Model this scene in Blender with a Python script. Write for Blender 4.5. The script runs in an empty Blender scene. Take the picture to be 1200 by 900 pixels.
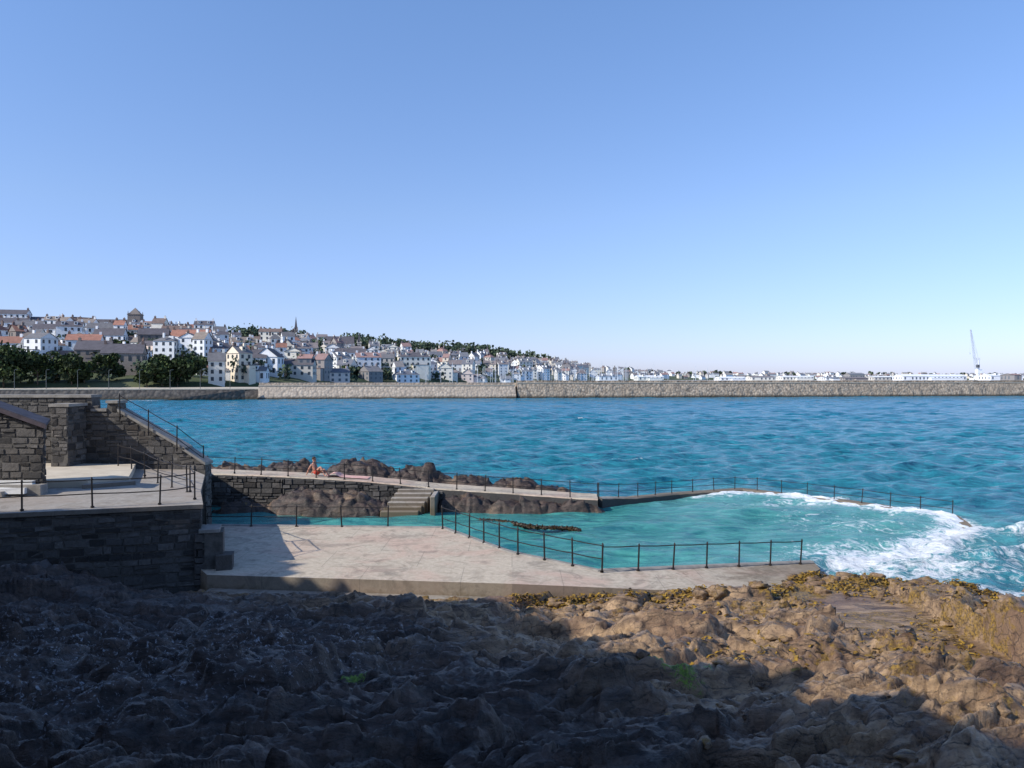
import bpy, bmesh, math, random
import numpy as np
from mathutils import Vector, Matrix
R=math.radians
random.seed(7); rng=np.random.default_rng(7)
scene=bpy.context.scene
EYE=7.0; FOC=924.0
# ---------------------------------------------------------------- helpers
class Geo:
    def __init__(s): s.V=[];s.F=[];s.M=[];s.T=[]
    def add(s,vs,fs,mi=0,tone=0.5):
        o=len(s.V); s.V.extend([tuple(v) for v in vs])
        for f in fs: s.F.append([i+o for i in f]); s.M.append(mi); s.T.append(tone)
    def box(s,c,sz,rot=0,mi=0,tone=.5,jit=0):
        cx,cy,cz=c; sx,sy,sz_=sz; ca,sa=math.cos(rot),math.sin(rot); vs=[]
        for dz in(-.5,.5):
            for dx,dy in((-.5,-.5),(.5,-.5),(.5,.5),(-.5,.5)):
                X=dx*sx;Y=dy*sy
                v=[cx+X*ca-Y*sa,cy+X*sa+Y*ca,cz+dz*sz_]
                if jit: v=[q+random.uniform(-jit,jit) for q in v]
                vs.append(v)
        s.add(vs,[(3,2,1,0),(4,5,6,7),(0,1,5,4),(1,2,6,5),(2,3,7,6),(3,0,4,7)],mi,tone)
    def tube(s,p,q,r,n=6,mi=0,r2=None,tone=.5):
        p=Vector(p);q=Vector(q);d=(q-p)
        if d.length<1e-6:return
        d.normalize(); a=d.orthogonal().normalized(); b=d.cross(a); r2=r if r2 is None else r2
        vs=[]
        for k in range(n):
            t=2*math.pi*k/n; o=a*math.cos(t)+b*math.sin(t); vs.append(p+o*r); vs.append(q+o*r2)
        fs=[(2*k,(2*k+2)%(2*n),(2*k+3)%(2*n),2*k+1) for k in range(n)]
        fs.append([2*k for k in range(n)][::-1]); fs.append([2*k+1 for k in range(n)])
        s.add(vs,fs,mi,tone)
    def prism(s,poly,z0,z1,mi=0,tone=.5,top=None):
        zf=z1 if callable(z1) else (lambda x,y:z1)
        n=len(poly); vs=[(x,y,z0) for x,y in poly]+[(x,y,zf(x,y)) for x,y in poly]
        s.add(vs,[(k,(k+1)%n,(k+1)%n+n,k+n) for k in range(n)]+[list(range(n))[::-1]],mi,tone)
        s.add([(x,y,zf(x,y)) for x,y in poly],[list(range(n))],mi if top is None else top,tone)
    def build(s,name,mats,smooth=False,parent=None):
        me=bpy.data.meshes.new(name); me.from_pydata(s.V,[],s.F)
        for m in mats: me.materials.append(m)
        me.polygons.foreach_set('material_index',s.M)
        at=me.attributes.new('tone','FLOAT','FACE'); at.data.foreach_set('value',s.T)
        if smooth: me.polygons.foreach_set('use_smooth',[True]*len(s.F))
        me.update(); ob=bpy.data.objects.new(name,me); scene.collection.objects.link(ob)
        if parent: ob.parent=parent
        return ob
def grid_mesh(name,X,Y,Z,mat,attrs={},mask=None,smooth=True):
    n,m=X.shape
    co=np.stack([X,Y,Z],-1).reshape(-1,3).astype(np.float32)
    i=np.arange(n*m).reshape(n,m)
    q=np.stack([i[:-1,:-1],i[:-1,1:],i[1:,1:],i[1:,:-1]],-1).reshape(-1,4)
    if mask is not None: q=q[mask.reshape(-1)]
    me=bpy.data.meshes.new(name); me.vertices.add(len(co)); me.vertices.foreach_set('co',co.ravel())
    me.loops.add(q.size); me.loops.foreach_set('vertex_index',q.ravel().astype(np.int32))
    me.polygons.add(len(q)); me.polygons.foreach_set('loop_start',np.arange(0,q.size,4,dtype=np.int32))
    me.polygons.foreach_set('loop_total',np.full(len(q),4,dtype=np.int32))
    me.update(calc_edges=True)
    me.polygons.foreach_set('use_smooth',np.full(len(q),smooth))
    for k,v in attrs.items():
        a=me.attributes.new(k,'FLOAT','POINT'); a.data.foreach_set('value',v.reshape(-1).astype(np.float32))
    me.materials.append(mat); me.update()
    ob=bpy.data.objects.new(name,me); scene.collection.objects.link(ob); return ob
def h2(ix,iy,s):
    v=np.sin(ix*127.1+iy*311.7+s*74.7)*43758.5453
    return v-np.floor(v)
def vnoise(x,y,s=0):
    ix=np.floor(x);iy=np.floor(y);fx=x-ix;fy=y-iy
    ux=fx*fx*fx*(fx*(fx*6-15)+10);uy=fy*fy*fy*(fy*(fy*6-15)+10)
    a=h2(ix,iy,s);b=h2(ix+1,iy,s);c=h2(ix,iy+1,s);d=h2(ix+1,iy+1,s)
    return a+(b-a)*ux+(c-a)*uy+(a-b-c+d)*ux*uy
def fbm(x,y,o=5,s=0):
    t=0;a=.5;n=0
    for k in range(o):
        t=t+a*vnoise(x,y,s+k*3.1);n+=a;a*=.5;x,y=x*1.9+y*.6+3.1,y*1.9-x*.6+7.7
    return t/n
def facets(x,y,sc,s,tilt=.8,sharp=9.,groove=0.):
    """angular slabs: soft-blended tilted planes of random cells, with joints (grooves) between them"""
    u=x/sc;v=y/sc;iu=np.floor(u);iv=np.floor(v)
    W=np.zeros_like(u);H=np.zeros_like(u);b1=np.full(u.shape,9.);b2=b1.copy()
    for a in(-1,0,1):
        for b in(-1,0,1):
            cu=iu+a;cv=iv+b
            r1=h2(cu,cv,s);r2=h2(cu,cv,s+5);dx=u-cu-r1;dy=v-cv-r2;d=dx*dx+dy*dy
            r3=(r1*7.31+r2*3.7)%1.;r4=(r1*3.13+r2*9.1)%1.;r5=(r1*5.7+r2*6.3)%1.
            w=np.exp(-sharp*d);W+=w;H+=w*(.8*(r3-.5)+tilt*2*(dx*(r4-.5)+dy*(r5-.5)))
            if groove: b2=np.minimum(b2,np.maximum(b1,d));b1=np.minimum(b1,d)
    H/=W+1e-12
    if groove: H-=groove*np.clip(1-(np.sqrt(b2)-np.sqrt(b1))/.12,0,1)
    return H
def sstep(a,b,x):
    t=np.clip((x-a)/(b-a),0,1); return t*t*(3-2*t)
def inpoly(X,Y,P):
    c=np.zeros(X.shape,bool);n=len(P)
    for i in range(n):
        x1,y1=P[i];x2,y2=P[(i+1)%n]
        if y1==y2: continue
        k=((y1>Y)!=(y2>Y))&(X<(x2-x1)*(Y-y1)/(y2-y1)+x1); c^=k
    return c
def pdist(X,Y,P):
    D=np.full(X.shape,1e9)
    for (x1,y1),(x2,y2) in zip(P[:-1],P[1:]):
        dx,dy=x2-x1,y2-y1;t=np.clip(((X-x1)*dx+(Y-y1)*dy)/(dx*dx+dy*dy),0,1)
        D=np.minimum(D,np.hypot(X-x1-t*dx,Y-y1-t*dy))
    return D
# ---------------------------------------------------------------- materials
def newmat(name,rough=.8,spec=.3):
    m=bpy.data.materials.new(name);m.use_nodes=True;nt=m.node_tree;b=nt.nodes['Principled BSDF']
    b.inputs['Roughness'].default_value=rough;b.inputs['Specular IOR Level'].default_value=spec
    return m,nt,b
def node(nt,t,ins={},**pr):
    n=nt.nodes.new(t)
    for k,v in pr.items(): setattr(n,k,v)
    for k,v in ins.items():
        if isinstance(v,bpy.types.NodeSocket): nt.links.new(v,n.inputs[k])
        else: n.inputs[k].default_value=v
    return n
def pos(nt): return node(nt,'ShaderNodeNewGeometry').outputs['Position']
def c4(c): return (c[0],c[1],c[2],1)
def mixc(nt,f,a,b,bt='MIX'):
    n=nt.nodes.new('ShaderNodeMix');n.data_type='RGBA';n.blend_type=bt
    for idx,v in((0,f),(6,a),(7,b)):
        if isinstance(v,bpy.types.NodeSocket): nt.links.new(v,n.inputs[idx])
        else: n.inputs[idx].default_value=v if idx==0 else c4(v)
    return n.outputs[2]
def noise(nt,vec,sc,det=6,rough=.6,dist=0):
    return node(nt,'ShaderNodeTexNoise',{'Vector':vec,'Scale':sc,'Detail':det,'Roughness':rough,'Distortion':dist}).outputs[0]
def ramp(nt,f,a,b):
    return node(nt,'ShaderNodeMapRange',{'Value':f,'From Min':a,'From Max':b}).outputs[0]
def mth(nt,op,a,b=0.):
    return node(nt,'ShaderNodeMath',{0:a,1:b},operation=op).outputs[0]
def attr(nt,n): return node(nt,'ShaderNodeAttribute',attribute_name=n).outputs['Fac']
def bump(nt,b,h,st,dist,prev=None):
    ins={'Height':h,'Strength':st,'Distance':dist}
    if prev is not None: ins['Normal']=prev
    n=node(nt,'ShaderNodeBump',ins).outputs[0]; nt.links.new(n,b.inputs['Normal']); return n
def base(nt,b,c): nt.links.new(c,b.inputs['Base Color'])
def simple(name,c1,c2,sc=1.,rough=.8,bs=0.,bd=.02,spec=.3):
    m,nt,b=newmat(name,rough,spec);p=pos(nt);n=noise(nt,p,sc,5)
    base(nt,b,mixc(nt,ramp(nt,n,.35,.65),c1,c2))
    if bs: bump(nt,b,noise(nt,p,sc*6,6),bs,bd)
    return m
# rock
def rock_material(name):
    m,nt,b=newmat(name,.50,.5);p=pos(nt)
    st=node(nt,'ShaderNodeMapping',{'Vector':p,'Rotation':(R(25),R(10),R(-28)),'Scale':(.8,2.6,2.6)}).outputs[0]
    big=noise(nt,p,.45,4); mid=noise(nt,st,1.5,7,.68,.5); fine=noise(nt,p,16,6,.72)
    wv=node(nt,'ShaderNodeVectorMath',{0:st,1:node(nt,'ShaderNodeTexNoise',{'Vector':p,'Scale':1.6,'Detail':5.}).outputs[1]},operation='ADD').outputs[0]
    ck=node(nt,'ShaderNodeTexVoronoi',{'Vector':wv,'Scale':1.1,'Randomness':1.},feature='DISTANCE_TO_EDGE').outputs['Distance']
    crack=mth(nt,'MAXIMUM',ramp(nt,ck,0.,.035),ramp(nt,fine,.42,.6))
    lit_tan=attr(nt,'lit_tan')  # blend from shaded near-black to sunlit tan, held in the base colour
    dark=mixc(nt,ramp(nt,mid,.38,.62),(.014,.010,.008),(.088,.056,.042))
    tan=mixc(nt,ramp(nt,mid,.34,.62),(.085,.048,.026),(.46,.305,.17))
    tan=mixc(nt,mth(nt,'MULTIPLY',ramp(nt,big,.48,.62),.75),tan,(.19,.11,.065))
    c=mixc(nt,lit_tan,dark,tan)
    c=mixc(nt,mth(nt,'MULTIPLY',ramp(nt,fine,.53,.66),.65),c,(.018,.013,.010))
    w=noise(nt,p,8.5,7,.75,1.2)
    c=mixc(nt,mth(nt,'MULTIPLY',ramp(nt,w,.57,.63),attr(nt,'pale')),c,(.62,.62,.64))
    wn=noise(nt,p,2.6,7,.75,.8)
    wc=mixc(nt,ramp(nt,fine,.4,.6),(.05,.024,.005),(.36,.215,.03))
    wf=ramp(nt,mth(nt,'ADD',attr(nt,'weed'),mth(nt,'SUBTRACT',wn,.5)),.42,.52)
    c=mixc(nt,mth(nt,'MULTIPLY',wf,.9),c,wc)
    c=mixc(nt,crack,(.012,.009,.007),c)
    gf=ramp(nt,mth(nt,'ADD',attr(nt,'algae'),mth(nt,'MULTIPLY',mth(nt,'SUBTRACT',w,.5),2.6)),.6,.8)
    c=mixc(nt,mth(nt,'MULTIPLY',gf,.9),c,mixc(nt,ramp(nt,fine,.4,.6),(.09,.17,.015),(.25,.40,.04)))
    base(nt,b,c)
    x=bump(nt,b,mid,.9,.11);bump(nt,b,fine,.8,.03,x)
    return m
M_rock=rock_material('wet_rock')
def concrete(name,a,b_,pink):
    m,nt,b=newmat(name,.85,.25);p=pos(nt)
    n=noise(nt,p,.35,5,.6,.6);n2=noise(nt,p,6,7,.75);n3=noise(nt,p,1.3,6,.7,1.);n4=noise(nt,p,.6,5,.7,2.)
    c=mixc(nt,ramp(nt,n2,.35,.65),a,b_)
    c=mixc(nt,mth(nt,'MULTIPLY',ramp(nt,n,.45,.62),.6),c,pink)
    c=mixc(nt,mth(nt,'MULTIPLY',ramp(nt,n3,.50,.68),.6),c,(.22,.18,.135))
    c=mixc(nt,mth(nt,'MULTIPLY',ramp(nt,n4,.55,.62),.4),c,(.16,.135,.11))
    br=node(nt,'ShaderNodeTexBrick',{'Vector':p,'Scale':.33,'Mortar Size':.005,'Mortar Smooth':.3,'Brick Width':1.0,'Row Height':.75})
    c=mixc(nt,mth(nt,'MULTIPLY',br.outputs['Fac'],.4),c,(.14,.12,.10))
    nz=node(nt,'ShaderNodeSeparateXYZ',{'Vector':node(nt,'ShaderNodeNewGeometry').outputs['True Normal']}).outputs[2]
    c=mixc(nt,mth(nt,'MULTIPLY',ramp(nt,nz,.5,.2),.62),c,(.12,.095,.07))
    z=node(nt,'ShaderNodeSeparateXYZ',{'Vector':p}).outputs[2]
    c=mixc(nt,mth(nt,'MULTIPLY',ramp(nt,mth(nt,'ADD',z,mth(nt,'MULTIPLY',mth(nt,'SUBTRACT',n3,.5),1.2)),.70,.45),.7),c,(.13,.095,.055))
    base(nt,b,c)
    bump(nt,b,n2,.5,.03);return m
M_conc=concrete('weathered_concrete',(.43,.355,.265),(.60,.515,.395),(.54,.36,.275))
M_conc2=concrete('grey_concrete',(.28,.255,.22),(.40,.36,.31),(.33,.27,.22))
M_sand=simple('pale_screed',(.50,.43,.33),(.62,.54,.42),1.2,.9,.3)
def stone(name,d,l):
    m,nt,b=newmat(name,.85,.25);p=pos(nt);t=attr(nt,'tone')
    c=mixc(nt,t,d,l); n=noise(nt,p,9,6,.7);n2=noise(nt,p,.8,5,.7)
    c=mixc(nt,mth(nt,'MULTIPLY',ramp(nt,n,.42,.7),.5),c,(.04,.036,.033))
    c=mixc(nt,mth(nt,'MULTIPLY',ramp(nt,n2,.5,.7),.4),c,(.09,.068,.05))
    base(nt,b,c);bump(nt,b,n,.8,.04);return m
M_stone=stone('granite_stone',(.045,.043,.042),(.185,.17,.155))
M_mortar=simple('lime_mortar',(.07,.065,.058),(.14,.128,.112),5,.9,.4)
M_cope=simple('granite_coping',(.20,.185,.165),(.32,.295,.26),3,.85,.3)
M_black=simple('black_painted_iron',(.012,.012,.014),(.03,.022,.018),8,.5,0)
M_slate=simple('roof_slate',(.04,.04,.055),(.07,.07,.09),3,.7,.3)
M_fascia=simple('dark_fascia',(.05,.04,.05),(.09,.07,.08),3,.6)
M_whitep=simple('white_paint',(.72,.71,.68),(.82,.81,.79),3,.6)
# water
def water_mat(name,deep,light,k):
    m,nt,b=newmat(name,.09,.5);p=pos(nt)
    mp=node(nt,'ShaderNodeMapping',{'Vector':p,'Rotation':(0,0,R(14)),'Scale':(.5,1.35,1)}).outputs[0]
    n1=noise(nt,mp,1.4,6,.68,.3);n2=noise(nt,mp,5,4,.62,.3);nb=noise(nt,mp,.05,5,.6);n0=noise(nt,mp,.35,5,.65)
    sh=attr(nt,'shallow')
    light=mixc(nt,sh,light,(light[0]*1.7+.006,light[1]*1.22,light[2]*1.0))
    c=mixc(nt,ramp(nt,n1,.36,.62),deep,light)
    c=mixc(nt,mth(nt,'MULTIPLY',ramp(nt,n0,.5,.72),.45),c,deep)
    c=mixc(nt,mth(nt,'MULTIPLY',ramp(nt,nb,.42,.65),.3),c,light)
    milk=attr(nt,'milk'); c=mixc(nt,mth(nt,'MULTIPLY',milk,.5),c,(.17,.42,.42))
    f=attr(nt,'foam')
    fn=noise(nt,p,1.5,9,.76,1.6)
    ff=ramp(nt,mth(nt,'ADD',f,mth(nt,'MULTIPLY',mth(nt,'SUBTRACT',fn,.5),2.6)),.46,.80)
    c=mixc(nt,ff,c,(.80,.83,.84)); base(nt,b,c)
    rr=node(nt,'ShaderNodeMapRange',{'Value':ff,'To Min':.12,'To Max':.8}).outputs[0]
    nt.links.new(rr,b.inputs['Roughness'])
    b.inputs['IOR'].default_value=1.33;b.inputs['Specular IOR Level'].default_value=.25
    x=bump(nt,b,n1,1.,.36*k);x=bump(nt,b,n2,1.,.08*k,x);bump(nt,b,fn,.4,.10,x)
    return m
M_sea=water_mat('sea_water',(.003,.065,.125),(.018,.245,.365),1.)
M_pool=water_mat('pool_water',(.010,.125,.145),(.045,.285,.30),.6)
# ---------------------------------------------------------------- world, sun, camera
S=Vector((-.73,-.36,.58)).normalized()
w=bpy.data.worlds.new('World');scene.world=w;w.use_nodes=True;nt=w.node_tree
sky=nt.nodes.new('ShaderNodeTexSky');sky.sky_type='NISHITA';sky.sun_disc=False
sky.sun_elevation=math.asin(S.z);sky.sun_rotation=math.atan2(S.x,S.y)
sky.air_density=1.0;sky.dust_density=.4;sky.ozone_density=2.0;sky.altitude=0
tc=node(nt,'ShaderNodeTexCoord').outputs['Generated'];sz=node(nt,'ShaderNodeSeparateXYZ',{'Vector':tc}).outputs[2]
cr_=nt.nodes.new('ShaderNodeValToRGB');nt.links.new(sz,cr_.inputs[0]);el=cr_.color_ramp.elements
TI=[(0,(1.42,1.60,2.75)),(.07,(1.54,1.66,2.50)),(.2,(1.88,1.98,2.45)),(.44,(2.05,2.36,2.85)),(1,(1.7,2.0,2.5))]
TI=[(q,tuple(x/3 for x in cc)) for q,cc in TI]
el[0].position=0;el[0].color=c4(TI[0][1]);el[1].position=1;el[1].color=c4(TI[-1][1])
for q,cc in TI[1:-1]: e=el.new(q);e.color=c4(cc)
mx=mixc(nt,1.,sky.outputs[0],cr_.outputs[0],'MULTIPLY')
mx=node(nt,'ShaderNodeVectorMath',{0:mx,3:3.},operation='SCALE').outputs[0]
nt.links.new(mx,nt.nodes['Background'].inputs[0]);nt.nodes['Background'].inputs[1].default_value=.075
sl=bpy.data.lights.new('sun','SUN');sl.energy=4.9;sl.angle=R(.5);sl.color=(1,.94,.84)
so=bpy.data.objects.new('sun',sl);so.rotation_euler=S.to_track_quat('Z','Y').to_euler();so.location=(-40,-10,40);scene.collection.objects.link(so)
cam=bpy.data.cameras.new('camera');cam.sensor_width=36;cam.lens=36*FOC/1200;cam.clip_end=60000;cam.clip_start=.1
co=bpy.data.objects.new('camera',cam);co.location=(0,0,EYE);co.rotation_euler=(R(90)-math.atan(7/FOC),0,0)
scene.collection.objects.link(co);scene.camera=co
scene.view_settings.view_transform='Standard';scene.view_settings.look='None';scene.view_settings.exposure=0
# ---------------------------------------------------------------- plan
WALL=[(-17.2,42.6,2.0),(-12,42.3,1.85),(-7.8,42.3,1.6),(-3.6,42.2,1.2),(4.5,41.5,.75)]
OUT=[(4.5,41.5,.72),(6.5,43.0,.5),(9.4,45.6,.34),(13.9,47.6,.32),(18.2,43.2,.30),(21.7,38.8,.22),(21.2,36.2,-.1),(16.4,31.4,-.4),(12.6,29.2,-.4),(10.6,28.2,-.2)]
O2=[(a,b) for a,b,c in OUT]
TL=[(-9.3,24.0),(0,22.95),(0,27.3),(-2.7,31.8),(-12.7,32.3),(-11.0,27.7),(-9.85,24.8)]
TR=[(0,22.95),(7.4,23.4),(8.6,24.6),(10.7,27.3),(10.9,28.5),(2.8,25.3),(0,27.3)]
tz=lambda x,y: 1.0-.058*x
# ---------------------------------------------------------------- foreground rock
YS=lambda x: np.interp(x,[5,7.6,9,11,13.3,14.9,17,22,30],[24,24.6,25.6,26.4,26.2,24.3,22.2,17,10])
YT=lambda x: np.interp(x,[-9.3,0,7.4,8.6,10.7],[24,22.95,23.4,24.6,27.3])
def rock_z(x,y,detail=True):
    ys=YS(x)
    z=4.2*(1-y/(ys+2))-.02-np.maximum(0,y-ys)*.5
    z=z+1.15*np.exp(-((x+14.5)/4.)**2-((y-21.5)/2.6)**2)
    z=z+.25*np.exp(-((x+4)/3.)**2-((y-13)/2.)**2)+.3*np.exp(-((x-6)/2.5)**2-((y-10)/2.)**2)
    z=z+.40*np.exp(-((x-6.)/4.)**2-((y-22.3)/1.2)**2)+.30*np.exp(-((x-9.8)/1.4)**2-((y-24.6)/1.)**2)
    wx=x+1.0*(fbm(x*.5,y*.5,4,2)-.5);wy=y+1.0*(fbm(x*.5,y*.5,4,9)-.5)
    ca,sa=math.cos(.5),math.sin(.5);u=(wx*ca+wy*sa);v=(-wx*sa+wy*ca)*1.9
    k=np.interp(y,[19,23],[1,.7])
    h=.50*facets(u,v,3.4,1,1.0,24,.06)+.26*facets(u,v,1.5,2,1.1,24,.12)
    h=h+.55*(fbm(x*.28,y*.28,4,4)-.5)
    if detail: h=h+.15*facets(u+.3*v,v,.55,3,1.1,24,.18)+.055*facets(u,v*.8,.2,4,1.1,22,.18)+.13*(fbm(u*2.2,v*2.2,5,6)-.5)+.04*(fbm(x*11,y*11,4,8)-.5)
    z=z+h*k
    yT=YT(x)
    m=(x>-9.9)&(x<7.2)
    edge=.62+(.22+.34*fbm(x*.8,x*0+.5,3,19))*sstep(-3,4,x)
    z=np.where(m,np.minimum(z,edge-.035*np.maximum(x,0)+.9*np.maximum(0,(yT-.75)-y)),z)
    z=np.where(m&(y>yT+.35*sstep(1,5,x)*fbm(x*2,x*0,3,8)-.1),np.minimum(z,.2-(y-yT)*.6),z)
    z=np.where((x>=7.2)&(x<11),np.minimum(z,.80-np.maximum(0,y-yT-.15)*3),z)
    return np.maximum(z,-3)
def rattrs(X,Y,Z):
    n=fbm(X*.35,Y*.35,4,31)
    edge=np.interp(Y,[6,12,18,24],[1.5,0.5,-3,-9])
    lit_tan=sstep(-1.5,2.5,X-edge+(n-.5)*5)*.95+.05  # shade put into colour: near-black shaded, lichened left, tan sunlit right
    weed=sstep(5.0,1.5,YS(X)-Y)*sstep(5,8,X)*.85
    weed=np.maximum(weed,sstep(2.4,.8,YT(X)-Y)*.45)
    weed=np.maximum(weed,.46*sstep(2,6,X)*sstep(.44,.60,n))
    pale=sstep(3.6,0,np.hypot((X+7.5)/1.5,(Y-14.5)/1.2)-2.0)*.65
    al=np.zeros_like(X)
    for x,y,rx,ry in((2.5,12.4,.50,.18),(3.0,12.8,.25,.12),(-2.6,12.8,.22,.09),(9.6,16.9,.45,.12),(8.9,16.,.2,.08)):
        al=np.maximum(al,np.clip(1.15-.6*np.hypot((X-x)/rx,(Y-y)/ry),0,1))
    return {'lit_tan':lit_tan,'weed':weed,'pale':pale,'algae':al}
ys_=np.geomspace(3.0,31,680);a_=np.linspace(-1.1,1.1,960)
Y,A=np.meshgrid(ys_,a_,indexing='ij');X=A*Y
Z=rock_z(X,Y)
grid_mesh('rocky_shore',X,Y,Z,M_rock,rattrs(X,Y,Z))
gx,gy=np.meshgrid(np.linspace(-45,40,220),np.linspace(-30,31,160))
gz=rock_z(gx,np.maximum(gy,0),False)-.45
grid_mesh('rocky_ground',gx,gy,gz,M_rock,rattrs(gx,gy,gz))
# rocks around the pool's seaward walk
BL=[(-16,45,4,1.4,2.0),(-12.5,45.0,2.6,1.2,2.2),(-8.6,44.8,2.8,1.3,2.25),(-5.5,44.5,2.7,1.2,1.9),(-2.5,44,2.2,1.1,1.5),(0.2,43.6,1.8,1.0,1.45),(2.2,43.2,2,.9,1.0),
    (-10.2,40.3,2.4,1.1,1.3),(-8.0,40.0,2.2,1.0,1.0),(-2.4,40.9,2.2,.8,.9),(0.5,40.6,2.6,.7,.7),(3.4,40.6,1.6,.5,.55),(-13.8,40.6,1.8,.7,.7)]
X,Y=np.meshgrid(np.linspace(-21,8,520),np.linspace(37,49,260))
Z=np.full(X.shape,-1.0)
for (bx,by,rx,ry,hh) in BL:
    Z=np.maximum(Z,(hh+1)*(1-.45*(((X-bx)/rx)**2+((Y-by)/ry)**2)**1.3)-1)
Z=Z+(.26*facets(X,Y*1.6,1.5,41,1.0,26,.12)+.24*facets(X,Y*1.3,.5,42,1.1,26,.2)+.18*(fbm(X*2.5,Y*2.5,5,43)-.5))*np.clip(Z+1,0,1)
wd=pdist(X,Y,[(a,b) for a,b,c in WALL]); zt_=np.interp(X,[a for a,b,c in WALL],[c for a,b,c in WALL])
Z=np.where(wd<1.1,np.minimum(Z,zt_-.2),Z);Z=np.where((X>-6.2)&(X<-3.8)&(Y<41.4),np.minimum(Z,-.3),Z)
Z=np.maximum(Z,-1)
grid_mesh('seaweed_rocks',X,Y,Z,M_rock,{'lit_tan':sstep(.5,.8,fbm(X*.9,Y*.9,4,3))*.35,'weed':np.where(Z>.9,.08,.30),'pale':Z*0,'algae':Z*0})
def boulders(name,lst,lit_tan=.8):
    g=Geo()
    for (x,y,z,r) in lst:
        bm=bmesh.new();bmesh.ops.create_icosphere(bm,subdivisions=3,radius=1)
        sx,sy,sz=r*random.uniform(.8,1.4),r*random.uniform(.7,1.1),r*random.uniform(.5,.8);o=random.uniform(0,99)
        co_=np.array([v.co[:] for v in bm.verts])
        k=1+.5*facets(co_[:,0]*1.4+o,co_[:,1]*1.4+co_[:,2]*1.9,1.1,5,1.,12)+.15*(fbm(co_[:,0]*3+o,co_[:,1]*3+co_[:,2]*2,3,4)-.5)
        P=co_*k[:,None]*np.array([sx,sy,sz])+np.array([x,y,z])
        g.add(P.tolist(),[[v.index for v in f.verts] for f in bm.faces]);bm.free()
    ob=g.build(name,[M_rock],smooth=True)
    n=len(ob.data.vertices)
    a=ob.data.attributes.new('lit_tan','FLOAT','POINT');a.data.foreach_set('value',[lit_tan]*n)
    a=ob.data.attributes.new('weed','FLOAT','POINT');a.data.foreach_set('value',[.42]*n)
    return ob
def rz1(x,y): return float(rock_z(np.array([x]),np.array([y]))[0])
bl=[]
for _ in range(130):
    x=random.uniform(1,15);y=float(YS(x))-abs(random.gauss(0.6,1.5)) if x>8 else random.uniform(20.,22.2)
    r=random.choice([.06,.08,.1,.14,.2,.24]); bl.append((x,y,rz1(x,y)+r*.1,r))
for _ in range(160):
    x=random.uniform(2,14);y=random.uniform(8,20);r=random.choice([.04,.06,.09,.14]);bl.append((x,y,rz1(x,y)+r*.05,r))
bl+=[(9.3,23.9,.6,.30),(10.0,24.6,.65,.32),(11.4,25.2,.45,.30),(12.2,25.0,.45,.28),(10.9,25.6,.5,.3),(17.2,25.6,-.05,.45),(18.9,27.2,-.05,.4),(13.6,25.8,.3,.4)]
boulders('beach_boulders',bl)
M_kelp=simple('bladderwrack',(.07,.035,.006),(.40,.24,.03),5,.55,0)
M_kelpd=simple('dark_bladderwrack',(.02,.013,.006),(.06,.035,.012),6,.5,.5)
g=Geo();xs=[];ysx=[]
for _ in range(11000):
    r=random.random()
    if r<.55: x=random.uniform(7.6,15.8);y=float(YS(x))-abs(random.gauss(.0,1.7))
    elif r<.75: x=random.uniform(0.,9);y=float(YT(x))-.5-abs(random.gauss(0,.55))
    else: x=random.uniform(3,14);y=random.uniform(13,22)
    if fbm(np.array([x*.9]),np.array([y*.9]),3,15)[0]<(.46 if r<.75 else .55): continue
    xs.append(x);ysx.append(y)
zz=rock_z(np.array(xs),np.array(ysx))
for x,y,z in zip(xs,ysx,zz):
    if z<-.1: continue
    a=random.uniform(0,6.28);L=random.uniform(.07,.22);wd_=random.uniform(.012,.035);ca,sa=math.cos(a),math.sin(a);h0=random.uniform(.01,.05)
    vs=[]
    for k in range(4):
        t=k/3;bx=x+ca*L*t+random.uniform(-.02,.02);by=y+sa*L*t+random.uniform(-.02,.02);bz=z+.01+h0*math.sin(t*3.1)+random.uniform(0,.02)
        vs+=[(bx-sa*wd_,by+ca*wd_,bz),(bx+sa*wd_,by-ca*wd_,bz+.01)]
    g.add(vs,[(0,1,3,2),(2,3,5,4),(4,5,7,6)],0 if random.random()<.75 else 1)
g.build('seaweed',[M_kelp,M_kelpd])
# ---------------------------------------------------------------- cliff (added out of view, ridge shaped to throw the foreground shade)
TG=[(-22,23.2,2.9,22),(-15,23.2,2.9,22),(-9.8,24.6,2.7,22),(-6.5,23.6,.9,22),(-3,22.5,.8,22),(0,21.4,.9,22),(1.2,18,1.4,22),(1.0,15,1.8,21),(2.2,13.3,2.0,21),(4.6,12.6,2.2,21),(5.0,10,2.5,20),(6.4,8.2,2.8,20),(7,3,3.5,20),(6,-4,4,20),(5,-12,4,20)]
rp=np.array([[x+S.x*t,y+S.y*t,z+S.z*t] for x,y,z,t in TG])
seg=np.r_[0,np.cumsum(np.linalg.norm(np.diff(rp[:,:2],axis=0),axis=1))]
s_=np.linspace(0,seg[-1],260);rx,ry,rz=[np.interp(s_,seg,rp[:,k]) for k in range(3)]
rz=rz+1.3*(fbm(s_*.6,s_*0,4,77)-.5)+1.3*(fbm(s_*2.2,s_*0,4,78)-.5)
nx=-np.gradient(ry);ny=np.gradient(rx);L=np.hypot(nx,ny);nx/=L;ny/=L
for _ in range(12):
    nx[1:-1]=(nx[:-2]+nx[1:-1]+nx[2:])/3;ny[1:-1]=(ny[:-2]+ny[1:-1]+ny[2:])/3
K=70;XX=np.zeros((260,K));YY=XX.copy();ZZ=XX.copy()
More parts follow.
